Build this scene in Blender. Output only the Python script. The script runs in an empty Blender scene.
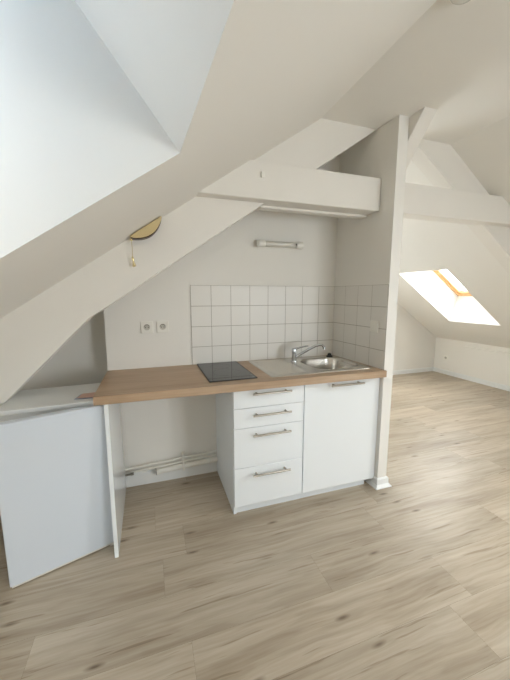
import bpy, bmesh, math, random
from mathutils import Vector, Matrix
random.seed(7)
S = bpy.context.scene
C = S.collection
R = math.radians

# ------------------------------------------------------------------ camera
cam = bpy.data.cameras.new('camera')
co = bpy.data.objects.new('camera', cam); C.objects.link(co); S.camera = co
cam.sensor_fit = 'VERTICAL'; cam.sensor_height = 24.0
cam.lens = 312.5 * 24.0 / 680.0
cam.clip_start = 0.02
pit, yaw = .1445, .3271
fw = Vector((math.sin(yaw)*math.cos(pit), math.cos(yaw)*math.cos(pit), -math.sin(pit)))
co.location = (-1.5007, -2.3008, 1.3883)
co.rotation_euler = fw.to_track_quat('-Z', 'Y').to_euler()

# ------------------------------------------------------------------ world, daylight, exposure
W = bpy.data.worlds.new('sky'); S.world = W; W.use_nodes = True
nt = W.node_tree; bg = nt.nodes['Background']
# bright hazy sky towards +X (sun side), dimmer and bluer towards -X
_tc = nt.nodes.new('ShaderNodeTexCoord'); _sx = nt.nodes.new('ShaderNodeSeparateXYZ'); nt.links.new(_tc.outputs['Generated'], _sx.inputs[0])
_mr = nt.nodes.new('ShaderNodeMapRange'); _mr.inputs[1].default_value = -.45; _mr.inputs[2].default_value = .75
nt.links.new(_sx.outputs[0], _mr.inputs[0])
_cr = nt.nodes.new('ShaderNodeMix'); _cr.data_type = 'RGBA'
_cr.inputs[6].default_value = (.10, .62, 1.25, 1); _cr.inputs[7].default_value = (18, 18.7, 18.8, 1)
nt.links.new(_mr.outputs[0], _cr.inputs[0]); nt.links.new(_cr.outputs[2], bg.inputs['Color'])
bg.inputs['Strength'].default_value = 1.0
S.view_settings.view_transform = 'Standard'; S.view_settings.look = 'None'
S.view_settings.gamma = 1.0; S.view_settings.exposure = 0.25
S.view_settings.use_curve_mapping = False
S.cycles.diffuse_bounces = 10; S.cycles.max_bounces = 16; S.cycles.glossy_bounces = 6
S.cycles.transparent_max_bounces = 12
S.cycles.sample_clamp_indirect = 8

ZF = -.005          # floor level
M = .68            # roof pitch (rise over run)
A = math.atan(M)
XL, XR = -2.60, 3.42
YN, YS = 1.97, -4.3
ZC = 2.487
def zl(x): return 2.77 + M*x
def zr(x): return .62 + M*(XR - x)
XCL = (ZC-2.77)/M
XCR = XR - (ZC-.62)/M
def portal(name, loc, nrm, sx, sy, up=(0, 1, 0)):
    l = bpy.data.lights.new(name, 'AREA'); l.shape = 'RECTANGLE'; l.size = sx; l.size_y = sy
    l.cycles.is_portal = True
    o = bpy.data.objects.new(name, l); C.objects.link(o)
    n = Vector(nrm).normalized(); y = Vector(up); x = y.cross(-n).normalized(); 
    z = -n                                  # light shines along local -Z = n
    m = Matrix((x, y, z)).transposed()
    o.matrix_world = Matrix.Translation(Vector(loc)) @ m.to_4x4()
    return o
NR = Vector((math.sin(A), 0, math.cos(A))); NL = Vector((-math.sin(A), 0, math.cos(A)))
REV = .42; REVL = .74
# skylight openings: (x0, x1, y0, y1) on each slope
SKY_R = [(1.86, 2.89, .545, 1.30), (1.5, 2.55, -2.5, -1.5)]  # the second opening is unseen, added to light the kitchen side
SKY_L = [(-2.42, -1.385, -2.02, -1.225)]
for i, (x0, x1, y0, y1) in enumerate(SKY_R):
    p = Vector(((x0+x1)/2, (y0+y1)/2, zr((x0+x1)/2))) + NR*.50
    portal('portal_right', p, -NR, (x1-x0)/math.cos(A), y1-y0)
for i, (x0, x1, y0, y1) in enumerate(SKY_L):
    p = Vector(((x0+x1)/2, (y0+y1)/2, zl((x0+x1)/2))) + NL*(REVL+.08)
    portal('portal_left', p, -NL, (x1-x0)/math.cos(A), y1-y0)
ADDED_WIN_S = (.3, 1.7, .60, 1.8)      # unseen gable window behind the camera, added for its light (x0,x1,z0,z1)
ADDED_WIN_N = (.12, .95, .20, 2.00)      # window hidden behind the partition, added to brighten the far room
portal('portal_south', ((ADDED_WIN_S[0]+ADDED_WIN_S[1])/2, YS-.2, (ADDED_WIN_S[2]+ADDED_WIN_S[3])/2), (0, 1, 0), ADDED_WIN_S[1]-ADDED_WIN_S[0], ADDED_WIN_S[3]-ADDED_WIN_S[2], (0, 0, 1))
portal('portal_north', ((ADDED_WIN_N[0]+ADDED_WIN_N[1])/2, YN+.2, (ADDED_WIN_N[2]+ADDED_WIN_N[3])/2), (0, -1, 0), ADDED_WIN_N[1]-ADDED_WIN_N[0], ADDED_WIN_N[3]-ADDED_WIN_N[2], (0, 0, 1))

# ------------------------------------------------------------------ materials
def srgb(r, g, b):
    f = lambda c: (c/255/12.92) if c/255 <= .04045 else ((c/255+.055)/1.055)**2.4
    return (f(r), f(g), f(b), 1)
def newmat(name):
    m = bpy.data.materials.new(name); m.use_nodes = True
    n = m.node_tree; return m, n, n.nodes['Principled BSDF']
def mat(name, col, rough=.5, metal=0, bump=0, bscale=200, var=0, vscale=3, spec=.5, coat=0):
    m, n, p = newmat(name)
    p.inputs['Base Color'].default_value = col; p.inputs['Roughness'].default_value = rough
    p.inputs['Metallic'].default_value = metal; p.inputs['Specular IOR Level'].default_value = spec
    if coat: p.inputs['Coat Weight'].default_value = coat; p.inputs['Coat Roughness'].default_value = .05
    tc = n.nodes.new('ShaderNodeTexCoord')
    if bump:
        t = n.nodes.new('ShaderNodeTexNoise'); t.inputs['Scale'].default_value = bscale; t.inputs['Detail'].default_value = 3
        b = n.nodes.new('ShaderNodeBump'); b.inputs['Strength'].default_value = bump; b.inputs['Distance'].default_value = .001
        n.links.new(tc.outputs['Object'], t.inputs['Vector']); n.links.new(t.outputs['Fac'], b.inputs['Height'])
        n.links.new(b.outputs['Normal'], p.inputs['Normal'])
    if var:
        t = n.nodes.new('ShaderNodeTexNoise'); t.inputs['Scale'].default_value = vscale; t.inputs['Detail'].default_value = 4
        n.links.new(tc.outputs['Object'], t.inputs['Vector'])
        mx = n.nodes.new('ShaderNodeMix'); mx.data_type = 'RGBA'
        mx.inputs[6].default_value = tuple(c*(1-var) for c in col[:3])+(1,)
        mx.inputs[7].default_value = tuple(min(1, c*(1+var)) for c in col[:3])+(1,)
        n.links.new(t.outputs['Fac'], mx.inputs[0]); n.links.new(mx.outputs[2], p.inputs['Base Color'])
    return m
WALL = srgb(233, 231, 226)
M_wall = mat('painted_wall', WALL, .85, bump=.25, bscale=90, var=.015, vscale=2.5)
M_ceil = mat('painted_ceiling', WALL, .85, bump=.25, bscale=70, var=.015, vscale=2)
M_beam = mat('painted_beam', srgb(230, 227, 221), .6, bump=.5, bscale=25, var=.02, vscale=6)
M_skirt = mat('white_skirting', srgb(232, 234, 234), .4, var=.01)
M_tile = mat('white_tile', srgb(228, 226, 221), .38, bump=.1, bscale=12, var=.02, vscale=5)
M_grout = mat('grout', srgb(150, 143, 132), .9, var=.1, vscale=30)
M_gloss = mat('white_lacquer', srgb(238, 243, 247), .12, coat=.5, var=.006)
M_carc = mat('white_melamine', srgb(226, 232, 236), .35, var=.006)
M_fr = mat('fridge_enamel', srgb(214, 222, 232), .32, bump=.35, bscale=350, var=.01)
M_frtop = mat('fridge_top', srgb(226, 228, 228), .35, bump=.2, bscale=350, var=.01)
M_seal = mat('rubber_seal', srgb(120, 128, 134), .6, var=.03)
M_dark = mat('dark_rubber', srgb(22, 22, 22), .5, var=.1)
M_nick = mat('brushed_nickel', srgb(176, 170, 160), .32, 1, bump=.15, bscale=300, var=.03)
M_chrome = mat('chrome', srgb(205, 208, 212), .08, 1, var=.02)
M_plast = mat('white_plastic', srgb(235, 233, 226), .35, var=.01)
M_tube = mat('opal_tube', srgb(205, 202, 194), .15, var=.02)
M_pipe = mat('painted_pipe', srgb(240, 238, 232), .45, bump=.3, bscale=40, var=.03)
M_brass = mat('polished_brass', srgb(240, 222, 176), .22, 1, var=.04)
M_brassd = mat('shaded_brass', srgb(70, 46, 26), .35, .8, var=.3, vscale=25)  # dark reflection under the lamp painted in as dark brown
M_cord = mat('pull_cord', srgb(196, 180, 140), .8, var=.1)
M_hole = mat('socket_hole', srgb(45, 43, 40), .6, var=.1)
M_copper = mat('pipe_stub', srgb(150, 146, 138), .35, 1, var=.05)
M_under = mat('subfloor', srgb(96, 82, 66), .9, var=.05)

def steel():
    m, n, p = newmat('brushed_steel')
    p.inputs['Metallic'].default_value = 1; p.inputs['Roughness'].default_value = .27
    tc = n.nodes.new('ShaderNodeTexCoord'); mp = n.nodes.new('ShaderNodeMapping'); mp.inputs['Scale'].default_value = (8, 220, 60)
    t = n.nodes.new('ShaderNodeTexNoise'); t.inputs['Scale'].default_value = 4; t.inputs['Detail'].default_value = 4
    r = n.nodes.new('ShaderNodeValToRGB'); r.color_ramp.elements[0].color = srgb(196, 192, 184); r.color_ramp.elements[1].color = srgb(218, 214, 207)
    n.links.new(tc.outputs['Object'], mp.inputs[0]); n.links.new(mp.outputs[0], t.inputs['Vector'])
    n.links.new(t.outputs['Fac'], r.inputs[0]); n.links.new(r.outputs[0], p.inputs['Base Color'])
    return m
M_steel = steel()

def glass(name, tint=(1, 1, 1, 1)):
    m = bpy.data.materials.new(name); m.use_nodes = True; n = m.node_tree
    n.nodes.remove(n.nodes['Principled BSDF'])
    o = n.nodes['Material Output']
    tr = n.nodes.new('ShaderNodeBsdfTransparent'); gl = n.nodes.new('ShaderNodeBsdfGlossy'); gl.inputs['Roughness'].default_value = .02
    tr.inputs[0].default_value = tint
    lw = n.nodes.new('ShaderNodeLayerWeight'); lw.inputs[0].default_value = .5
    pw = n.nodes.new('ShaderNodeMath'); pw.operation = 'POWER'; pw.inputs[1].default_value = 4.0
    f = n.nodes.new('ShaderNodeMath'); f.operation = 'MULTIPLY_ADD'; f.inputs[1].default_value = .4; f.inputs[2].default_value = .03
    n.links.new(lw.outputs['Facing'], pw.inputs[0]); n.links.new(pw.outputs[0], f.inputs[0])
    mx = n.nodes.new('ShaderNodeMixShader')
    n.links.new(f.outputs[0], mx.inputs[0]); n.links.new(tr.outputs[0], mx.inputs[1]); n.links.new(gl.outputs[0], mx.inputs[2])
    n.links.new(mx.outputs[0], o.inputs['Surface'])
    return m
M_glass = glass('window_glass')

def wood(name, c0, c1, c2, rough, stretch=(1.2, 22, 22), planks=False, knots=True):
    """grain along X"""
    m, n, p = newmat(name)
    L = n.links.new; N = n.nodes.new
    p.inputs['Roughness'].default_value = rough
    tc = N('ShaderNodeTexCoord'); vec = tc.outputs['Object']
    if planks:
        at = N('ShaderNodeAttribute'); at.attribute_name = 'plank'     # (tone, offx, offy)
        sp = N('ShaderNodeSeparateColor'); L(at.outputs['Color'], sp.inputs[0])
        cb = N('ShaderNodeCombineXYZ'); 
        ma = N('ShaderNodeMath'); ma.operation = 'MULTIPLY'; ma.inputs[1].default_value = 37; L(sp.outputs[1], ma.inputs[0])
        mb = N('ShaderNodeMath'); mb.operation = 'MULTIPLY'; mb.inputs[1].default_value = 23; L(sp.outputs[2], mb.inputs[0])
        L(ma.outputs[0], cb.inputs[0]); L(mb.outputs[0], cb.inputs[2])
        ad = N('ShaderNodeVectorMath'); ad.operation = 'ADD'; L(vec, ad.inputs[0]); L(cb.outputs[0], ad.inputs[1]); vec = ad.outputs[0]
    # gentle warp so the grain waves
    w = N('ShaderNodeTexNoise'); w.inputs['Scale'].default_value = 2.2; w.inputs['Detail'].default_value = 2; L(vec, w.inputs['Vector'])
    ws = N('ShaderNodeVectorMath'); ws.operation = 'MULTIPLY_ADD'; ws.inputs[1].default_value = (0, .045, 0)
    L(w.outputs['Color'], ws.inputs[0]); L(vec, ws.inputs[2]); vec2 = ws.outputs[0]
    mp = N('ShaderNodeMapping'); mp.inputs['Scale'].default_value = stretch; L(vec2, mp.inputs[0])
    g = N('ShaderNodeTexNoise'); g.inputs['Scale'].default_value = 1.6; g.inputs['Detail'].default_value = 7; g.inputs['Roughness'].default_value = .62
    L(mp.outputs[0], g.inputs['Vector'])
    mp2 = N('ShaderNodeMapping'); mp2.inputs['Scale'].default_value = (stretch[0]*.8, stretch[1]*.22, stretch[2]*.22); L(vec2, mp2.inputs[0])
    g2 = N('ShaderNodeTexNoise'); g2.inputs['Scale'].default_value = 1.3; g2.inputs['Detail'].default_value = 3; L(mp2.outputs[0], g2.inputs['Vector'])
    r = N('ShaderNodeValToRGB'); e = r.color_ramp.elements
    e[0].position = .34; e[0].color = c0; e[1].position = .66; e[1].color = c2
    k = e.new(.5); k.color = c1
    mixf = N('ShaderNodeMath'); mixf.operation = 'MULTIPLY_ADD'; mixf.inputs[1].default_value = .5
    h = N('ShaderNodeMath'); h.operation = 'MULTIPLY'; h.inputs[1].default_value = .5; L(g2.outputs['Fac'], h.inputs[0])
    L(g.outputs['Fac'], mixf.inputs[0]); L(h.outputs[0], mixf.inputs[2]); L(mixf.outputs[0], r.inputs[0])
    col = r.outputs[0]
    def mul(c, f, tone):
        mx = N('ShaderNodeMix'); mx.data_type = 'RGBA'; mx.blend_type = 'MULTIPLY'; L(f, mx.inputs[0]); L(c, mx.inputs[6]); mx.inputs[7].default_value = tone
        return mx.outputs[2]
    if knots:
        mk = N('ShaderNodeMapping'); mk.inputs['Scale'].default_value = (1.9, 6.5, 6.5); L(vec2, mk.inputs[0])
        v = N('ShaderNodeTexVoronoi'); v.voronoi_dimensions = '2D'; v.inputs['Scale'].default_value = 1.0; L(mk.outputs[0], v.inputs['Vector'])
        kr = N('ShaderNodeMapRange'); kr.inputs[1].default_value = .015; kr.inputs[2].default_value = .085; kr.inputs[3].default_value = 1.5; kr.inputs[4].default_value = 0
        L(v.outputs['Distance'], kr.inputs[0])
        cs = N('ShaderNodeSeparateColor'); L(v.outputs['Color'], cs.inputs[0])
        gt = N('ShaderNodeMath'); gt.operation = 'GREATER_THAN'; gt.inputs[1].default_value = .66; L(cs.outputs[0], gt.inputs[0])
        mm = N('ShaderNodeMath'); mm.operation = 'MULTIPLY'; L(kr.outputs[0], mm.inputs[0]); L(gt.outputs[0], mm.inputs[1])
        m3 = N('ShaderNodeMath'); m3.operation = 'MULTIPLY'; L(mm.outputs[0], m3.inputs[0]); L(g.outputs['Fac'], m3.inputs[1])
        col = mul(col, m3.outputs[0], (.30, .24, .19, 1))
        # long dark checks in the grain
        mc = N('ShaderNodeMapping'); mc.inputs['Scale'].default_value = (1.3, 26, 26); mc.inputs['Location'].default_value = (3, 5, 1); L(vec2, mc.inputs[0])
        ch = N('ShaderNodeTexNoise'); ch.inputs['Scale'].default_value = 2.0; ch.inputs['Detail'].default_value = 3; L(mc.outputs[0], ch.inputs['Vector'])
        cr = N('ShaderNodeMapRange'); cr.inputs[1].default_value = .64; cr.inputs[2].default_value = .68; cr.inputs[3].default_value = 0; cr.inputs[4].default_value = .55
        L(ch.outputs['Fac'], cr.inputs[0]); col = mul(col, cr.outputs[0], (.50, .42, .34, 1))
    # fine figure lines following the slow grain
    if knots:
        fa = N('ShaderNodeMath'); fa.operation = 'MULTIPLY'; fa.inputs[1].default_value = 55; L(g2.outputs['Fac'], fa.inputs[0])
        fb = N('ShaderNodeMath'); fb.operation = 'SINE'; L(fa.outputs[0], fb.inputs[0])
        fc = N('ShaderNodeMapRange'); fc.inputs[1].default_value = .0; fc.inputs[2].default_value = 1; fc.inputs[4].default_value = .10; L(fb.outputs[0], fc.inputs[0])
        col = mul(col, fc.outputs[0], (.55, .48, .40, 1))
    if planks:
        tn = N('ShaderNodeMapRange'); tn.inputs[3].default_value = .90; tn.inputs[4].default_value = 1.08; L(sp.outputs[0], tn.inputs[0])
        vm = N('ShaderNodeVectorMath'); vm.operation = 'SCALE'; L(col, vm.inputs[0]); L(tn.outputs[0], vm.inputs[3]); col = vm.outputs[0]
    L(col, p.inputs['Base Color'])
    b = N('ShaderNodeBump'); b.inputs['Strength'].default_value = .15; b.inputs['Distance'].default_value = .0008
    L(g.outputs['Fac'], b.inputs['Height']); L(b.outputs['Normal'], p.inputs['Normal'])
    return m
M_floor = wood('oak_plank_floor', srgb(154, 139, 119), srgb(176, 163, 144), srgb(192, 181, 163), .40, stretch=(1.3, 34, 34), planks=True)
M_top = wood('oak_worktop', srgb(160, 134, 107), srgb(177, 151, 124), srgb(190, 166, 140), .42, stretch=(1.5, 34, 34), knots=False)
M_pine = wood('pine_frame', srgb(214, 164, 108), srgb(226, 182, 128), srgb(236, 200, 150), .4, stretch=(3, 30, 30), knots=False)

# ------------------------------------------------------------------ mesh helpers
def link(name, bm, mats, parent=None, smooth=False, kind=None):
    bmesh.ops.recalc_face_normals(bm, faces=bm.faces)
    me = bpy.data.meshes.new(name); bm.to_mesh(me); bm.free()
    for m in (mats if isinstance(mats, (list, tuple)) else [mats]): me.materials.append(m)
    if smooth:
        for f in me.polygons: f.use_smooth = True
        me.set_sharp_from_angle(angle=R(40))
    o = bpy.data.objects.new(name, me); C.objects.link(o)
    if parent: o.parent = parent
    if kind: o['kind'] = kind
    return o
def tag(o, label, cat, group=None):
    o['label'] = label; o['category'] = cat
    if group: o['group'] = group
    return o
def thing(name, loc, label, cat, group=None, rz=0):
    o = bpy.data.objects.new(name, None); C.objects.link(o); o.location = loc; o.rotation_euler = (0, 0, rz)
    o.empty_display_size = .05
    return tag(o, label, cat, group)
def box(bm, x0, x1, y0, y1, z0, z1, bev=0, seg=2, mi=0):
    r = bmesh.ops.create_cube(bm, size=1)
    for v in r['verts']:
        v.co = Vector((x0+(v.co.x+.5)*(x1-x0), y0+(v.co.y+.5)*(y1-y0), z0+(v.co.z+.5)*(z1-z0)))
    fs = set(f for v in r['verts'] for f in v.link_faces)
    for f in fs: f.material_index = mi
    if bev:
        es = list(set(e for v in r['verts'] for e in v.link_edges))
        bmesh.ops.bevel(bm, geom=es, offset=bev, segments=seg, affect='EDGES', profile=.5)
    return bm
def B(*a, **k):
    bm = bmesh.new(); return box(bm, *a, **k)
def prism(bm, pts, vec, mi=0, bev=0, seg=2):
    """pts: planar 3D polygon, extruded by vec"""
    a = [bm.verts.new(p) for p in pts]; b = [bm.verts.new(Vector(p)+Vector(vec)) for p in pts]
    n = len(pts); fs = [bm.faces.new(a), bm.faces.new(b[::-1])]
    for i in range(n): fs.append(bm.faces.new((a[i], b[i], b[(i+1) % n], a[(i+1) % n])))
    for f in fs: f.material_index = mi
    if bev:
        es = list(set(e for f in fs for e in f.edges))
        bmesh.ops.bevel(bm, geom=es, offset=bev, segments=seg, affect='EDGES', profile=.5)
    return bm
def P(pts, vec, **k):
    return prism(bmesh.new(), pts, vec, **k)
def tube(bm, pts, rad, seg=14, cap=True, mi=0):
    pts = [Vector(p) for p in pts]; rad = rad if isinstance(rad, (list, tuple)) else [rad]*len(pts)
    rings = []; up = None
    for i, p in enumerate(pts):
        t = (pts[min(i+1, len(pts)-1)]-pts[max(i-1, 0)]).normalized()
        if up is None: up = Vector((0, 0, 1)) if abs(t.z) < .9 else Vector((1, 0, 0))
        s = t.cross(up).normalized(); up = s.cross(t).normalized()
        rings.append([bm.verts.new(p+(s*math.cos(2*math.pi*k/seg)+up*math.sin(2*math.pi*k/seg))*rad[i]) for k in range(seg)])
    fs = []
    for a, b in zip(rings, rings[1:]):
        for k in range(seg): fs.append(bm.faces.new((a[k], a[(k+1) % seg], b[(k+1) % seg], b[k])))
    if cap: fs += [bm.faces.new(rings[0][::-1]), bm.faces.new(rings[-1])]
    for f in fs: f.material_index = mi
    return bm
def T(*a, **k): return tube(bmesh.new(), *a, **k)
def slab(plane, us, ys, holes, n, depth, name, mt, outer={}):
    """plane(u,y)->Vector on the inner face; holes list of (u0,u1,y0,y1); a solid slab of the given depth along n"""
    us = sorted(set(list(us)+[h[k] for h in holes for k in (0, 1)])); ys = sorted(set(list(ys)+[h[k] for h in holes for k in (2, 3)]))
    bm = bmesh.new(); vi = {}; vo = {}
    def g(d, i, j, off):
        if (i, j) not in d: d[i, j] = bm.verts.new(plane(outer.get(us[i], us[i]) if off else us[i], ys[j])+n*off)
        return d[i, j]
    def solid(i, j):
        if i < 0 or j < 0 or i >= len(us)-1 or j >= len(ys)-1: return False
        cu, cy = (us[i]+us[i+1])/2, (ys[j]+ys[j+1])/2
        return not any(h[0] < cu < h[1] and h[2] < cy < h[3] for h in holes)
    for i in range(len(us)-1):
        for j in range(len(ys)-1):
            if not solid(i, j): continue
            q = [(i, j), (i+1, j), (i+1, j+1), (i, j+1)]
            bm.faces.new([g(vi, *c, 0) for c in q]); bm.faces.new([g(vo, *c, depth) for c in q[::-1]])
            for k, (di, dj) in enumerate([(0, -1), (1, 0), (0, 1), (-1, 0)]):
                if not solid(i+di, j+dj):
                    a, b = q[k], q[(k+1) % 4]
                    bm.faces.new((g(vi, *a, 0), g(vi, *b, 0), g(vo, *b, depth), g(vo, *a, depth)))
    return link(name, bm, mt, kind='structure')

# ------------------------------------------------------------------ floor: planks laid along X
def make_floor():
    bm = bmesh.new(); ly = bm.loops.layers.float_color.new('plank')
    Wd, Ln = .225, 1.27
    x0, x1, y0, y1 = XL-.1, XR+.1, YS-.1, YN+.1
    fixed = {0: 1.175, 1: 1.05, 2: .535, 3: 1.143}
    tones = {(1, 0): .95}
    vs = [bm.verts.new((x, y, ZF-.0015)) for x, y in ((x0, y0), (x1, y0), (x1, y1), (x0, y1))]
    f = bm.faces.new(vs); f.material_index = 1
    row = -20; g = .00025
    while True:
        ya = -.52 - Wd*(row+1); yb = ya+Wd
        row += 1
        r = row-1
        if ya > y1: continue
        if yb < y0: break
        off = fixed.get(r, random.random()*Ln)
        k = math.floor((x0-off)/Ln)
        while off+k*Ln < x1:
            xa, xb = max(off+k*Ln, x0), min(off+(k+1)*Ln, x1); k += 1
            if xb-xa < .01: continue
            ca, cb = max(ya, y0), min(yb, y1)
            f = bm.faces.new([bm.verts.new(c) for c in ((xa+g, ca+g, ZF), (xb-g, ca+g, ZF), (xb-g, cb-g, ZF), (xa+g, cb-g, ZF))])
            t = (random.random(), random.random(), random.random(), 1)
            for l in f.loops: l[ly] = t
    prism(bm, [(x0, y0, ZF-.12), (x1, y0, ZF-.12), (x1, y1, ZF-.12), (x0, y1, ZF-.12)], (0, 0, .11), mi=1)
    return link('floor', bm, [M_floor, M_under], kind='structure')
make_floor()

# ------------------------------------------------------------------ walls, roof slopes, ceiling
slab(lambda x, y: Vector((x, y, zr(x))), (XCR, XR+.12), (YS-.3, YN+.3), SKY_R, NR, REV, 'ceiling_slope_right', M_ceil, outer={2.89: 2.80})
def left_plane(x, y):           # the head of this opening is a little out of square
    if x in (-1.385, -1.42) and y < -1.225: x += (-1.225-y)*.07
    return Vector((x, y, zl(x)))
slab(left_plane, (XL-.12, XCL), (YS-.3, YN+.3), SKY_L, NL, REVL, 'ceiling_slope_left', M_ceil, outer={-1.385: -1.42})
link('ceiling', P([(XCL, YS-.3, ZC), (XCR, YS-.3, ZC), (XCR+.15, YS-.3, ZC+.45), (XCL-.15, YS-.3, ZC+.45)], (0, YN-YS+.6, 0)), M_ceil, kind='structure')
link('wall_knee_right', B(XR, XR+.12, YS-.3, YN+.3, ZF-.1, .66), M_wall, kind='structure')
link('wall_knee_left', B(XL-.12, XL, YS-.3, YN+.3, ZF-.1, 1.04), M_wall, kind='structure')
def topz(x): return min(zl(x), ZC, zr(x))
def gable_wall(y, d, hole, name):
    x0, x1, z0, z1 = hole; bm = bmesh.new()
    def piece(a, b, lo, hi=None):
        xs = sorted([a, b]+[x for x in (XCL, XCR) if a < x < b])
        up = [(x, y, topz(x)+.02) for x in xs][::-1] if hi is None else [(b, y, hi), (a, y, hi)]
        prism(bm, [(a, y, lo), (b, y, lo)]+up, (0, d, 0))
    piece(XL-.05, x0, ZF-.05); piece(x0, x1, ZF-.05, z0); piece(x0, x1, z1); piece(x1, XR+.05, ZF-.05)
    link(name, bm, M_wall, kind='structure')
gable_wall(YN, .3, ADDED_WIN_N, 'wall_north')
gable_wall(YS, -.3, ADDED_WIN_S, 'wall_south')

# partition at the right of the kitchen (slightly out of square) that carries on to the far gable
def px(y): return -.012 + (-y)*.056
PY, PW = -.592, .098
link('wall_partition', P([(px(PY), PY, ZF-.02), (PW, PY, ZF-.02), (PW, YN, ZF-.02), (-.012, YN, ZF-.02), (-.012, 0, ZF-.02)], (0, 0, ZC-ZF+.04)), M_wall, kind='structure')
# kitchen back wall with its free left end, and the deeper recess beside it
BX = -1.785
link('wall_kitchen_back', P([(BX, 0, ZF-.02), (-.012, 0, ZF-.02), (-.012, 0, topz(-.012)+.02), (XCL, 0, ZC+.02), (BX, 0, zl(BX)+.02)], (0, .2, 0)), M_wall, kind='structure')
link('wall_recess_back', P([(XL, .2, ZF-.02), (BX+.3, .2, ZF-.02), (BX+.3, .2, zl(BX+.3)+.02), (XL, .2, zl(XL)+.02)], (0, .1, 0)), M_wall, kind='structure')

# boxed principal rafters in the truss plane
def lo_r(x): return 2.69-.68*x
zq = ZC+.01
link('trim_1', P([(.002, -.40, zq), (-.002, -.40, 2.480), (-1.738, -.40, 1.308), (-1.81, -.40, 1.262), (-2.235, -.40, .829), (XL+.0, -.40, .829), (XL+.0, -.40, zl(XL)+.01), (XCL, -.40, zq)], (0, .12, 0)), M_beam, kind='structure')
link('trim_2', P([(PW, -.40, zq), (PW+.20, -.40, lo_r(PW+.2)), (2.75, -.40, lo_r(2.75)), (3.0, -.40, .48), (XR, -.40, .30), (XR, -.40, .63), (XCR, -.40, zq)], (0, .12, 0)), M_beam, kind='structure')

# skirting boards
def skirt(name, p, q, n, h=.075, t=.014):
    p, q, n = Vector(p), Vector(q), Vector(n); bm = bmesh.new()
    prof = [(0, 0), (t, 0), (t, h-.012), (t*.5, h), (0, h)]
    prism(bm, [p+n*a+Vector((0, 0, ZF+b)) for a, b in prof], q-p)
    return link(name, bm, M_skirt, kind='structure')
skirt('baseboard_back', (-1.714, 0, 0), (-1.045, 0, 0), (0, -1, 0), h=.10, t=.012)
skirt('baseboard_north', (PW, YN, 0), (XR, YN, 0), (0, -1, 0))
skirt('baseboard_right', (XR, YS, 0), (XR, YN-.014, 0), (-1, 0, 0))
skirt('baseboard_left', (XL, YS, 0), (XL, .2, 0), (1, 0, 0))
skirt('baseboard_south', (XL+.014, YS, 0), (XR-.014, YS, 0), (0, 1, 0))
bm = bmesh.new()
tk = .012
def ring(o, z): return [(px(-.49)-o, -.49, z), (px(PY)-o, PY-o, z), (PW+o, PY-o, z), (PW+o, YN-.014, z)]
prof = [(.030, ZF), (.029, ZF+.006), (.019, ZF+.018), (.013, ZF+.024), (.012, ZF+.062), (.006, ZF+.07), (0, ZF+.07)]
rings = [[bm.verts.new(c) for c in ring(o, z)] for o, z in prof]
for a, b in zip(rings, rings[1:]):
    for k in range(3): bm.faces.new((a[k], a[k+1], b[k+1], b[k]))
link('baseboard_partition', bm, M_skirt, kind='structure')

# ------------------------------------------------------------------ windows, including unseen ones added for light
def skylight(idx, x0, x1, y0, y1, zf, n, sgn, rev=REV):
    w = bpy.data.objects.new('window_%d' % idx, None); C.objects.link(w); w['kind'] = 'structure'
    xm, ym = (x0+x1)/2, (y0+y1)/2; base = Vector((xm, ym, zf(xm)))+n*(rev-.03)
    e = Vector((math.cos(A), 0, -sgn*math.sin(A)))       # along the slope, +x
    h = (x1-x0)/2/math.cos(A); d = (y1-y0)/2; 
    def fr(hw, dw, wd, n0, n1, name, mt):
        bm = bmesh.new()
        for a0, a1, b0, b1 in ((-hw, hw, -dw, -dw+wd), (-hw, hw, dw-wd, dw), (-hw, -hw+wd, -dw+wd, dw-wd), (hw-wd, hw, -dw+wd, dw-wd)):
            pts = [e*a0+Vector((0, b0, 0))+n*n0, e*a1+Vector((0, b0, 0))+n*n0, e*a1+Vector((0, b1, 0))+n*n0, e*a0+Vector((0, b1, 0))+n*n0]
            prism(bm, pts, n*(n1-n0), bev=.003, seg=1)
        return link(name, bm, mt, parent=w)
    w.location = base
    fr(h, d, .03, 0, .07, 'window_frame', M_pine)
    s = fr(h-.03, d-.03, .045, .015, .06, 'sash', M_pine)
    bm = bmesh.new(); hw, dw = h-.073, d-.073
    prism(bm, [e*a+Vector((0, b, 0))+n*.04 for a, b in ((-hw, -dw), (hw, -dw), (hw, dw), (-hw, dw))], n*.004)
    link('pane', bm, M_glass, parent=s)
    bm = bmesh.new(); t = e*(-sgn*(h-.07))
    prism(bm, [t+Vector((0, b, 0))+e*c+n*.0 for b, c in ((-.2, -.01), (.2, -.01), (.2, .01), (-.2, .01))], n*-.02, bev=.004)
    link('handle_bar', bm, M_nick, parent=s)
skylight(1, SKY_R[0][0], 2.80, SKY_R[0][2], SKY_R[0][3], zr, NR, 1)
skylight(2, *SKY_L[0], zl, NL, -1, REVL)
skylight(3, *SKY_R[1], zr, NR, 1)  # unseen skylight beside the camera, added for its light
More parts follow.
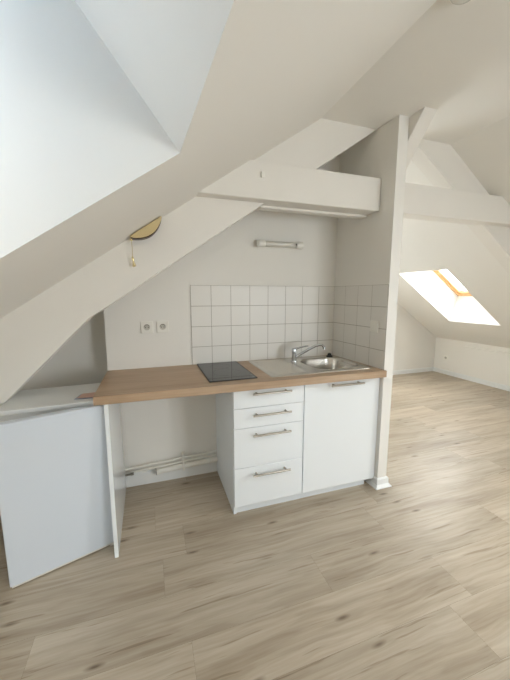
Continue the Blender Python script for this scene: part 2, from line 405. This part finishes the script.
def added_casement(idx, y, s, hole):  # both gable windows are unseen additions that let in more daylight
    x0, x1, z0, z1 = hole
    w = bpy.data.objects.new('window_%d' % idx, None); C.objects.link(w); w['kind'] = 'structure'; w.location = ((x0+x1)/2, y, z0)
    a, h = (x1-x0)/2, z1-z0; bm = bmesh.new()
    for c in ((-a, a, 0, .06), (-a, a, h-.06, h), (-a, -a+.06, .06, h-.06), (a-.06, a, .06, h-.06), (-.03, .03, .06, h-.06)):
        box(bm, c[0], c[1], s*.10, s*.16, c[2], c[3], bev=.003, seg=1)
    f = link('window_frame', bm, M_skirt, parent=w)
    bm = bmesh.new(); box(bm, -a+.055, -.025, s*.13, s*.134, .055, h-.055); box(bm, .025, a-.055, s*.13, s*.134, .055, h-.055)
    link('pane', bm, M_glass, parent=f)
added_casement(4, YN, 1, ADDED_WIN_N)
added_casement(5, YS, -1, ADDED_WIN_S)

# ------------------------------------------------------------------ exposed beams
BT, BB = 2.155, 1.945
def xl_at(z): return (z-2.77)/M
bm = bmesh.new()
prism(bm, [(xl_at(BB)-.02, -.475, BB), (px(-.4)-.002, -.475, BB), (px(-.4)-.002, -.475, BT), (xl_at(BT)-.02, -.475, BT)], (0, .125, 0), bev=.006)
lb = tag(link('tie_beam', bm, M_beam), 'white painted horizontal beam above the kitchen, ending at the partition', 'beam')
bm = B(-.80, px(-.3)-.002, -.352, -.285, BB-.014, BB+.07, bev=.004)
tag(link('backing_board', bm, M_beam), 'narrow white board fixed along the back underside of the kitchen beam', 'board')
bm = B(-.845, -.822, -.483, -.4755, 2.062, 2.096, bev=.003); box(bm, -.845, -.839, -.490, -.483, 2.066, 2.092, bev=.002)
tag(link('cable_clip', bm, M_plast), 'tiny white clip on the face of the kitchen beam near its left end', 'clip')
xr_at = lambda z: XR-(z-.62)/M
bm = P([(PW+.002, -.475, BB+.003), (xr_at(BB)+.02, -.475, BB+.003), (xr_at(BT)+.02, -.475, BT-.003), (PW+.002, -.475, BT-.003)], (0, .125, 0), bev=.006)
tag(link('tie_beam', bm, M_beam), 'white painted horizontal beam right of the partition, reaching the far roof slope', 'beam')
bm = P([(.1, -.708, ZC+.003), (.1, -.596, ZC+.003), (.1, -.402, 2.262), (.1, -.402, 2.14), (.1, -.418, 2.14)], (.098, 0, 0), bev=.003)
tag(link('brace', bm, M_beam), 'short diagonal white brace under the ceiling right of the partition top', 'brace')

# ------------------------------------------------------------------ tiled splashbacks
TT, TS = 1.4548, .15
WT, WB = .873, .828
def splash(name, origin, ux, n, nx, w, label):
    bm = bmesh.new(); o, ux, n = Vector(origin), Vector(ux), Vector(n); g = .0016
    for i in range(nx):
        z1 = TT
        while z1 > WT+.005:
            z0 = max(z1-TS, WT)
            a = o+ux*(i*w+g); b = o+ux*((i+1)*w-g)
            pts = [Vector((a.x, a.y, z0+g)), Vector((b.x, b.y, z0+g)), Vector((b.x, b.y, z1-g)), Vector((a.x, a.y, z1-g))]
            k = len(bm.faces); prism(bm, pts, n*.006)
            z1 -= TS
    a, b = o, o+ux*(nx*w)
    prism(bm, [Vector((a.x, a.y, WT)), Vector((b.x, b.y, WT)), Vector((b.x, b.y, TT)), Vector((a.x, a.y, TT))], n*.0048, mi=1)
    return tag(link(name, bm, [M_tile, M_grout]), label, 'tiles')
splash('tiled_splashback', (-.012-.006, -.0005, 0), (-1, 0, 0), (0, -1, 0), 8, .1492, 'wide splashback of square white tiles on the back wall behind hob and sink')
uy = Vector((px(PY)+.012, PY+.006, 0)).normalized()
ln = (Vector((px(PY), PY, 0))-Vector((-.012, 0, 0))).length
splash('tiled_splashback', (-.012-.0005, -.001, 0), uy, Vector((-1, 0, 0)), 4, (ln-.002)/4, 'narrow splashback of square white tiles on the partition right of the sink')

# ------------------------------------------------------------------ worktop (cut out for the sink bowl)
def rrect(x0, x1, y0, y1, r, n=8):
    out = []
    for cx, cy, a0 in ((x1-r, y1-r, 0), (x0+r, y1-r, 90), (x0+r, y0+r, 180), (x1-r, y0+r, 270)):
        for k in range(n+1):
            a = R(a0+90*k/n); out.append((cx+r*math.cos(a), cy+r*math.sin(a)))
    return out
WF0, WF1 = -.592, -.618
out = [(-1.789, WF0), (.022, WF1), (.022, PY-.001), (px(PY)-.001, PY-.001), (-.0125, -.001), (-1.786, -.001)]
def hole_mesh(bm, outer, inner, z):
    vo = [bm.verts.new((x, y, z)) for x, y in outer]; vi = [bm.verts.new((x, y, z)) for x, y in inner]
    es = [bm.edges.new((l[i], l[(i+1) % len(l)])) for l in (vo, vi) for i in range(len(l))]
    bmesh.ops.triangle_fill(bm, use_beauty=True, edges=es)
    return vo, vi
BW = rrect(-.420, -.044, -.470, -.098, .11)
bm = bmesh.new()
cut = [(x, y) for x, y in rrect(-.432, -.032, -.482, -.086, .115)]
ta, tb = hole_mesh(bm, out, cut, WT); ba, bb = hole_mesh(bm, out, cut, WB)
for t_, b_ in ((ta, ba), (tb, bb)):
    for i in range(len(t_)): bm.faces.new((t_[i], t_[(i+1) % len(t_)], b_[(i+1) % len(t_)], b_[i]))
wt = tag(link('worktop', bm, M_top), 'long oak-look kitchen worktop carrying hob and sink', 'worktop')

# ------------------------------------------------------------------ sink with drainer, tap and plug
sk = thing('kitchen_sink', (-.40, -.28, WT), 'stainless steel sink with left drainer and rounded bowl set in the worktop', 'sink')
def rel(pts, z): return [Vector((x+.40, y+.28, z)) for x, y in pts]
SX0, SX1, SY0, SY1 = -.788, -.026, -.530, -.032
def loop(bm, pts, z): return [bm.verts.new(v) for v in rel(pts, z)]
def bridge(bm, a, b):
    for i in range(len(a)): bm.faces.new((a[i], a[(i+1) % len(a)], b[(i+1) % len(a)], b[i]))
bm = bmesh.new()
o0 = loop(bm, rrect(SX0, SX1, SY0, SY1, .012, 4), .0005); o1 = loop(bm, rrect(SX0+.001, SX1-.001, SY0+.001, SY1-.001, .012, 4), .003)
o2 = loop(bm, rrect(SX0+.008, SX1-.008, SY0+.008, SY1-.008, .010, 4), .0065); o3 = loop(bm, rrect(SX0+.016, SX1-.016, SY0+.016, SY1-.016, .010, 4), .0045)
bridge(bm, o0, o1); bridge(bm, o1, o2); bridge(bm, o2, o3)
i0 = loop(bm, BW, .0045)
es = [bm.edges.new((l[i], l[(i+1) % len(l)])) if bm.edges.get((l[i], l[(i+1) % len(l)])) is None else bm.edges.get((l[i], l[(i+1) % len(l)])) for l in (o3, i0) for i in range(len(l))]
bmesh.ops.triangle_fill(bm, use_beauty=True, edges=es)
link('rim', bm, M_steel, parent=sk)
bm = bmesh.new()
def inset(d, r): return rrect(-.420+d, -.044-d, -.470+d, -.098-d, r)
prev = loop(bm, inset(0, .11), .0045)
for d, z, r in ((.004, .001, .108), (.008, -.010, .106), (.014, -.09, .10), (.022, -.125, .095), (.05, -.14, .07), (.13, -.144, .03)):
    cur = loop(bm, inset(d, r), z); bridge(bm, prev, cur); prev = cur
bm.faces.new(prev)
link('bowl', bm, M_steel, parent=sk, smooth=True)
bm = bmesh.new()
for k in range(14):
    y = .205-.0305*k
    tube(bm, [(-.350, y, .0030), (-.33, y, .0042), (-.13, y, .0042), (-.105, y, .0030)], .0032, 8)
link('drainer_ridges', bm, M_steel, parent=sk, smooth=True)
bm = bmesh.new(); tube(bm, [(.17, 0, -.1435), (.17, 0, -.1415)], .036, 24)
link('strainer', bm, M_chrome, parent=sk)

TP = Vector((-.456, -.158, WT+.0045))
tp = thing('mixer_tap', TP, 'chrome single-lever mixer tap on the steel sink', 'tap')
link('body', T([(0, 0, 0), (0, 0, .006), (0, 0, .007), (0, 0, .055), (0, 0, .078), (0, 0, .080)], [.026, .025, .019, .018, .0195, .017], 20), M_chrome, parent=tp, smooth=True)
d = Vector((.19, -.115, 0))
pts = [Vector((0, 0, .035))+d*t+Vector((0, 0, h)) for t, h in ((.05, 0), (.25, .028), (.5, .064), (.72, .092), (.86, .101), (.95, .099), (1.0, .084))]
link('spout', T(pts, [.010, .010, .0095, .009, .009, .009, .009], 14), M_chrome, parent=tp, smooth=True)
link('aerator', T([pts[-1]+Vector((0, 0, .002)), pts[-1]+Vector((.002, -.001, -.014))], .0105, 14), M_chrome, parent=tp, smooth=True)
bm = T([(0, 0, .080), (0, 0, .098), (0, 0, .103)], [.0195, .018, .009], 20)
tube(bm, [(.006, -.002, .098), (.05, -.02, .113), (.092, -.036, .122), (.100, -.040, .122)], [.009, .006, .0055, .003], 12)
link('lever', bm, M_chrome, parent=tp, smooth=True)
bm = T([(-.092, -.078, WT+.0052), (-.092, -.078, WT+.012), (-.092, -.078, WT+.016), (-.092, -.078, WT+.030), (-.092, -.078, WT+.034)], [.026, .026, .018, .014, .008], 20)
tag(link('sink_plug', bm, M_dark, smooth=True), 'black rubber sink plug lying on the back corner of the sink rim', 'plug')

# ------------------------------------------------------------------ hob
hb = thing('hob', (-1.03, -.27, WT), 'black glass two-zone hob set in the oak worktop', 'hob')
M_hob = mat('black_ceramic_glass', srgb(20, 20, 20), .05, var=.02)
M_zone = mat('zone_print', srgb(82, 80, 78), .2, var=.05)
link('glass_top', B(-.148, .148, -.247, .252, .001, .006, bev=.002), M_hob, parent=hb)
bm = bmesh.new()
box(bm, -.150, .150, -.250, -.247, .0005, .0062); box(bm, -.150, .150, .252, .255, .0005, .0062)
box(bm, -.1505, -.148, -.247, .252, .0005, .0062); box(bm, .148, .1505, -.247, .252, .0005, .0062)
link('frame', bm, M_dark, parent=hb)
def ringm(cx, cy, r, w=.0015):
    bm = bmesh.new(); n = 40; a = []; b = []
    for k in range(n):
        t = 2*math.pi*k/n; a.append(bm.verts.new((cx+r*math.cos(t), cy+r*math.sin(t), .0062))); b.append(bm.verts.new((cx+(r-w)*math.cos(t), cy+(r-w)*math.sin(t), .0062)))
    for k in range(n): bm.faces.new((a[k], a[(k+1) % n], b[(k+1) % n], b[k]))
    return bm
link('cooking_zone', ringm(0, .13, .072), M_zone, parent=hb); link('cooking_zone', ringm(0, -.055, .09), M_zone, parent=hb)
link('control_strip', B(-.1475, .1475, -.186, -.1845, .006, .0062), M_zone, parent=hb)

# ------------------------------------------------------------------ base units
YF0, YF1 = -.555, -.562
def yf(x): return YF0+(YF1-YF0)*(x+1.045)/1.045
ang = math.atan2(YF1-YF0, 1.045)
def handle(parent, xc, zc, L=.252, zoff=0):
    bm = T([(xc-L/2, -.054, zc), (xc+L/2, -.054, zc)], .0068, 12)
    for s in (-1, 1): tube(bm, [(xc+s*(L/2-.028), -.019, zc), (xc+s*(L/2-.028), -.054, zc)], .0055, 12)
    return link('bar_handle', bm, M_nick, parent=parent, smooth=True)
UW = .473
du = thing('drawer_unit', (-1.045, YF0+.02, ZF), 'white four-drawer base unit left of the sink cupboard', 'cabinet', rz=ang)
Z0 = -ZF
def carcass(w, parent, left_full=True, depth=.535):
    bm = bmesh.new(); t = .018; zt = WB-.001+Z0
    box(bm, 0, t, 0, depth, 0 if left_full else .07, zt, bev=.001, seg=1); box(bm, w-t, w, 0, depth, .07, zt, bev=.001, seg=1)
    box(bm, t, w-t, 0, depth, .07, .088); box(bm, t, w-t, depth-.01, depth, .088, zt); box(bm, t, w-t, 0, .045, zt-.018, zt)
    return link('carcass', bm, M_carc, parent=parent)
carcass(UW-.001, du)
link('plinth', B(.019, UW-.001, .010, .025, 0, .069), M_carc, parent=du)
zs = [.824, .700, .572, .312, .050]
hz = [.794, .659, .529, .267]
for k in range(4):
    f = link('drawer_front', B(.002, UW-.003, -.019, -.0005, zs[k+1]+Z0+.0015, zs[k]+Z0-.0015, bev=.0015), M_gloss, parent=du)
    handle(f, .242, hz[k]+Z0)
su = thing('sink_cupboard', (-1.045+UW*math.cos(ang), YF0+.02+UW*math.sin(ang), ZF), 'white base unit with one tall glossy door under the sink', 'cabinet', rz=ang)
SW = 1.045-UW+px(-.0)-.003
carcass(SW-.012, su, left_full=False, depth=.53)
link('plinth', B(.0, SW-.030, .012, .027, 0, .069), M_carc, parent=su)
dr = link('door', B(.003, 1.045-UW+px(-.56)-.002, -.019, -.0005, .050+Z0, .8225+Z0, bev=.0015), M_gloss, parent=su)
handle(dr, .308, .795+Z0)

# panel that carries the left end of the worktop
bm = bmesh.new(); zt = WB-.001
a = [(-1.742, -.588, zt), (-1.7225, -.588, zt), (-1.7225, -.02, zt), (-1.742, -.02, zt)]
b = [(-1.733, -.655, ZF), (-1.7135, -.655, ZF), (-1.7135, -.02, ZF), (-1.733, -.02, ZF)]
va = [bm.verts.new(p) for p in a]; vb = [bm.verts.new(p) for p in b]
bm.faces.new(va); bm.faces.new(vb[::-1])
for i in range(4): bm.faces.new((va[i], vb[i], vb[(i+1) % 4], va[(i+1) % 4]))
tag(link('support_panel', bm, M_gloss), 'upright white panel carrying the left end of the worktop', 'panel')

# ------------------------------------------------------------------ fridge with its door ajar
fz = .824-ZF
fr = thing('fridge', (-1.765, -.485, ZF), 'low white fridge under the roof slope, door ajar', 'fridge', rz=R(3.5))
FW = .470
bm = bmesh.new(); t = .035
box(bm, -FW, 0, .0, .36, .03, .075); box(bm, -FW, 0, .0, .36, fz-.065, fz-.026); box(bm, -FW, -FW+t, 0, .36, .075, fz-.065)
box(bm, -t, 0, 0, .36, .075, fz-.065); box(bm, -FW+t, -t, .32, .36, .075, fz-.065)
link('cabinet', bm, M_frtop, parent=fr)
link('top_panel', B(-FW-.004, .004, -.012, .365, fz-.025, fz, bev=.004), M_frtop, parent=fr)
bm = bmesh.new()
for x in (-FW+.03, -.03):
    for y in (.04, .32): link('foot', T([(x, y, 0), (x, y, .03)], .016, 12), M_dark, parent=fr)
for z in (.30, .50, .66): link('shelf', B(-FW+t+.001, -t-.001, .03, .31, z, z+.006), M_glass, parent=fr)
hd = link('door', B(-.468, 0, -.048, 0, .014, fz-.010, bev=.006, seg=3), M_fr, parent=fr)
hd.location = (.008, -.022, 0); hd.rotation_euler = (0, 0, R(15.0))
bm = bmesh.new()
box(bm, -.45, -.435, .0005, .010, .03, fz-.045); box(bm, -.02, -.008, .0005, .010, .03, fz-.045); box(bm, -.435, -.02, .0005, .010, .03, .045); box(bm, -.435, -.02, .0005, .010, fz-.06, fz-.045)
link('seal', bm, M_seal, parent=hd)
link('bottom_trim', B(-.460, -.002, -.047, -.004, .0070, .0135, bev=.002), M_plast, parent=hd)
bm = bmesh.new(); box(bm, -.025, 0.0, -.052, -.02, .003, .0065, bev=.001); tube(bm, [(-.012, -.03, .0), (-.012, -.03, .01)], .006, 10)
link('hinge', bm, M_plast, parent=hd)
link('door_foot', T([(-.440, -.028, 0), (-.440, -.028, .007)], .008, 12), M_plast, parent=hd)

# leaflet on the fridge
bm = bmesh.new(); M_paper = mat('printed_paper', srgb(208, 172, 158), .6, var=.25, vscale=40); M_paper2 = mat('paper_back', srgb(150, 156, 176), .6, var=.15, vscale=60)
prism(bm, [(-.06, -.045, 0), (.035, -.05, 0), (.03, .05, 0), (-.045, .04, 0)], (0, 0, .002))
prism(bm, [(-.05, -.03, .0025), (.035, -.045, .004), (.032, .045, .004), (-.035, .045, .0025)], (0, 0, .0015), mi=1)
lf = tag(link('leaflet', bm, [M_paper2, M_paper]), 'small pinkish folded leaflet on the fridge top against the worktop end', 'leaflet')
lf.location = (-1.845, -.40, .8245)

# ------------------------------------------------------------------ pipes under the worktop
def pipe(z0, z1, y, r, x0, label, mt=M_pipe, name='water_pipe', x1=-1.047):
    t = thing(name, (x0, y, z0), label, 'pipe')
    link('tube', T([(0, 0, 0), (x1-x0, 0, z1-z0)], r, 14), mt, parent=t, smooth=True); return t
PX0 = -1.712
pipe(.146, .178, -.030, .0075, PX0, 'thin white painted pipe, uppermost of those along the wall base')
pipe(.115, .147, -.030, .0075, PX0, 'thin white painted pipe just below the uppermost one')
wp_ = thing('waste_pipe', (-1.50, -.042, .096), 'thick white waste pipe with an open end near the wall base', 'pipe')
link('tube', T([(0, 0, 0), (.453, 0, .022)], .020, 18, cap=False), M_plast, parent=wp_, smooth=True)
link('bore', T([(.004, 0, .0002), (.010, 0, .0006)], .0155, 18), M_hole, parent=wp_)
bm = T([(.0, 0, 0), (.016, 0, .0008)], .0225, 18, cap=False); link('collar', bm, M_plast, parent=wp_, smooth=True)
link('dark_gap_ring', T([(-.004, 0, -.0002), (-.0005, 0, 0)], .0235, 18), M_dark, parent=wp_, smooth=True)  # dark ring standing in for the shaded gap around the pipe end
cl = thing('pipe_clip', (-1.306, -.002, .09), 'white plastic clip holding the pipes to the wall', 'clip')
bm = B(-.009, .009, -.022, .0, -.01, .105, bev=.002); box(bm, -.009, .009, -.048, -.022, .052, .058); box(bm, -.009, .009, -.048, -.022, .086, .092)
box(bm, -.008, .008, -.062, -.056, -.012, .118, bev=.002); box(bm, -.008, .008, -.058, 0, .105, .112)
link('clip_body', bm, M_plast, parent=cl)
t_ = thing('pipe_stub', (-1.711, -.06, .118), 'short bare metal pipe stub poking out of the support panel', 'pipe')
link('tube', T([(0, 0, 0), (.055, 0, .004)], .007, 12), M_copper, parent=t_, smooth=True)
link('nut', T([(.035, 0, .0025), (.056, 0, .004)], .0095, 6), M_copper, parent=t_)

# ------------------------------------------------------------------ sockets
def socket(x, y, z, label, group=None, rz=0, s=.082, single=True, shape='fr'):
    t = thing('wall_socket', (x, y, z), label, 'socket', group, rz)
    bm = B(-s/2, s/2, -.009, 0, -s/2, s/2, bev=.0025)
    link('plate', bm, M_plast, parent=t)
    bm = bmesh.new(); n = 28; prof = [(.0215, -.0093), (.0215, -.0105), (.0195, -.0105), (.0185, -.0095)]
    rs = [[bm.verts.new((r*math.cos(2*math.pi*k/n), y_, r*math.sin(2*math.pi*k/n))) for k in range(n)] for r, y_ in prof]
    for a, b in zip(rs, rs[1:]):
        for k in range(n): bm.faces.new((a[k], a[(k+1) % n], b[(k+1) % n], b[k]))
    bm.faces.new(rs[-1]); link('well', bm, mat('socket_well', srgb(196, 192, 182), .4, var=.03), parent=t)
    bm = bmesh.new()
    for dx, dz in ((-.0095, -.002), (.0095, -.002)): tube(bm, [(dx, -.0098, dz), (dx, -.0092, dz)], .0032, 10)
    for k in range(9):
        a = R(20+140*k/8); tube(bm, [(.0175*math.cos(a), -.0103, .0175*math.sin(a)), (.0175*math.cos(a+.3), -.0103, .0175*math.sin(a+.3))], .0013, 6)
    link('contact_holes', bm, M_hole, parent=t)
    link('earth_pin', T([(0, -.0095, .010), (0, -.017, .010)], .0028, 10), M_chrome, parent=t, smooth=True)
    return t
socket(-1.518, -.0005, 1.163, 'white wall socket on the kitchen back wall, left of the pair')
socket(-1.412, -.0005, 1.163, 'white wall socket on the kitchen back wall, right of the pair nearest the tiles')
socket(3.4195, 1.732, .285, 'small white socket low on the knee wall of the far room', rz=R(-90))
sw = thing('light_switch', (px(-.49)-.007, -.49, 1.165), 'white switch plate on the tiles of the partition', 'switch', rz=R(-90))
link('plate', B(-.04, .04, -.009, 0, -.04, .04, bev=.0025), M_plast, parent=sw)
link('rocker', B(-.018, .018, -.0125, -.009, -.026, .026, bev=.0015), M_plast, parent=sw)

# ------------------------------------------------------------------ strip light on the back wall
sl = thing('strip_light', (-.530, -.001, 1.764), 'short white tube light on the kitchen back wall above the tiles', 'wall lamp')
link('backplate', B(-.165, .165, -.022, 0, -.018, .018, bev=.004), M_plast, parent=sl)
link('tube', T([(-.128, -.043, 0), (.128, -.043, 0)], .0205, 20), M_tube, parent=sl, smooth=True)
for s in (-1, 1):
    bm = T([(s*.128, -.043, 0), (s*.131, -.043, 0), (s*.180, -.043, 0), (s*.186, -.043, 0)], [.024, .0275, .0275, .021], 20)
    box(bm, min(s*.135, s*.175), max(s*.135, s*.175), -.03, 0, -.018, .018, bev=.002)
    link('end_cap', bm, M_plast, parent=sl, smooth=True)
link('switch_button', B(.118, .124, -.069, -.060, -.006, .006, bev=.001), M_dark, parent=sl)

# ------------------------------------------------------------------ brass wall lamp on the rafter face
bl = thing('brass_wall_lamp', (-1.492, -.4005, 1.742), 'half-round brass lamp with a pull cord on the sloping beam', 'wall lamp')
sa = A+.012; L2 = .098; ex = Vector((math.cos(sa), 0, math.sin(sa))); ez = Vector((-math.sin(sa), 0, math.cos(sa)))
arc = []
for k in range(21):
    t = -1+2*k/20; arc.append((t*L2, -.042*math.cos(t*math.pi/2)**.8 if abs(t) < 1 else 0))
bm = bmesh.new(); y0, y1 = -.05, -.046
pts = [ex*a+ez*b+Vector((0, -.085, 0)) for a, b in arc]+[ex*L2+ez*.006+Vector((0, -.085, 0)), ex*-L2+ez*.006+Vector((0, -.085, 0))]
prism(bm, pts, (0, .003, 0), bev=.001, seg=1)
link('shade_front', bm, M_brass, parent=bl)
bm = bmesh.new()
prev = None
for a, b in arc:
    p = ex*a+ez*b; c = (bm.verts.new(p+Vector((0, -.082, 0))), bm.verts.new(p+Vector((0, -.001, 0))))
    if prev: bm.faces.new((prev[0], c[0], c[1], prev[1]))
    prev = c
so = link('shade_underside', bm, M_brassd, parent=bl, smooth=True)
md = so.modifiers.new('s', 'SOLIDIFY'); md.thickness = .002
link('shade_top', P([ex*-L2+ez*.005+Vector((0, -.082, 0)), ex*L2+ez*.005+Vector((0, -.082, 0)), ex*L2+ez*.005+Vector((0, -.001, 0)), ex*-L2+ez*.005+Vector((0, -.001, 0))], ez*.0015), M_brass, parent=bl)
p = ex*-(L2-.006)+Vector((0, -.03, 0))
link('cord_socket', T([p+Vector((-.004, 0, .006)), p+Vector((-.004, 0, -.014))], .007, 12), M_brass, parent=bl, smooth=True)
cd = link('pull_cord', T([p+Vector((-.004, 0, -.014)), p+Vector((-.002, 0, -.05)), p+Vector((-.003, 0, -.095))], .0016, 8), M_cord, parent=bl)
q = p+Vector((-.003, 0, -.095))
link('pull_knob', T([q, q+Vector((0, 0, -.008)), q+Vector((.001, 0, -.018)), q+Vector((.003, 0, -.024)), q+Vector((.007, 0, -.052)), q+Vector((.008, 0, -.055))], [.003, .0065, .0065, .004, .010, .008], 12), M_brass, parent=cd, smooth=True)

# ------------------------------------------------------------------ ceiling detector
dt = thing('smoke_detector', (-.365, -1.315, ZC), 'round white detector on the flat ceiling at the top edge', 'detector')
def lathe(prof, n=32):
    bm = bmesh.new(); rs = [[bm.verts.new((r*math.cos(2*math.pi*k/n), r*math.sin(2*math.pi*k/n), z)) for k in range(n)] for r, z in prof]
    for a, b in zip(rs, rs[1:]):
        for k in range(n): bm.faces.new((a[k], a[(k+1) % n], b[(k+1) % n], b[k]))
    bm.faces.new(rs[0]); bm.faces.new(rs[-1]); return bm
M_det = mat('detector_plastic', srgb(228, 227, 222), .12, coat=.5, var=.01)
link('base', lathe([(.052, 0), (.052, -.008), (.048, -.010)]), M_det, parent=dt, smooth=True)
link('cover', lathe([(.045, -.010), (.044, -.022), (.036, -.030), (.02, -.034), (.004, -.035)]), M_det, parent=dt, smooth=True)

# ------------------------------------------------------------------ long low panel on the knee wall of the far room
hp = thing('knee_wall_panel', (XR-.001, 0, ZF), 'long low white panel fixed along the knee wall in the far room', 'panel')
link('board', B(-.008, 0, -1.6, 1.39, .08, .540, bev=.002), M_wall, parent=hp)
link('top_rail', B(-.035, 0, -1.6, 1.39, .5405, .556, bev=.002), M_wall, parent=hp)
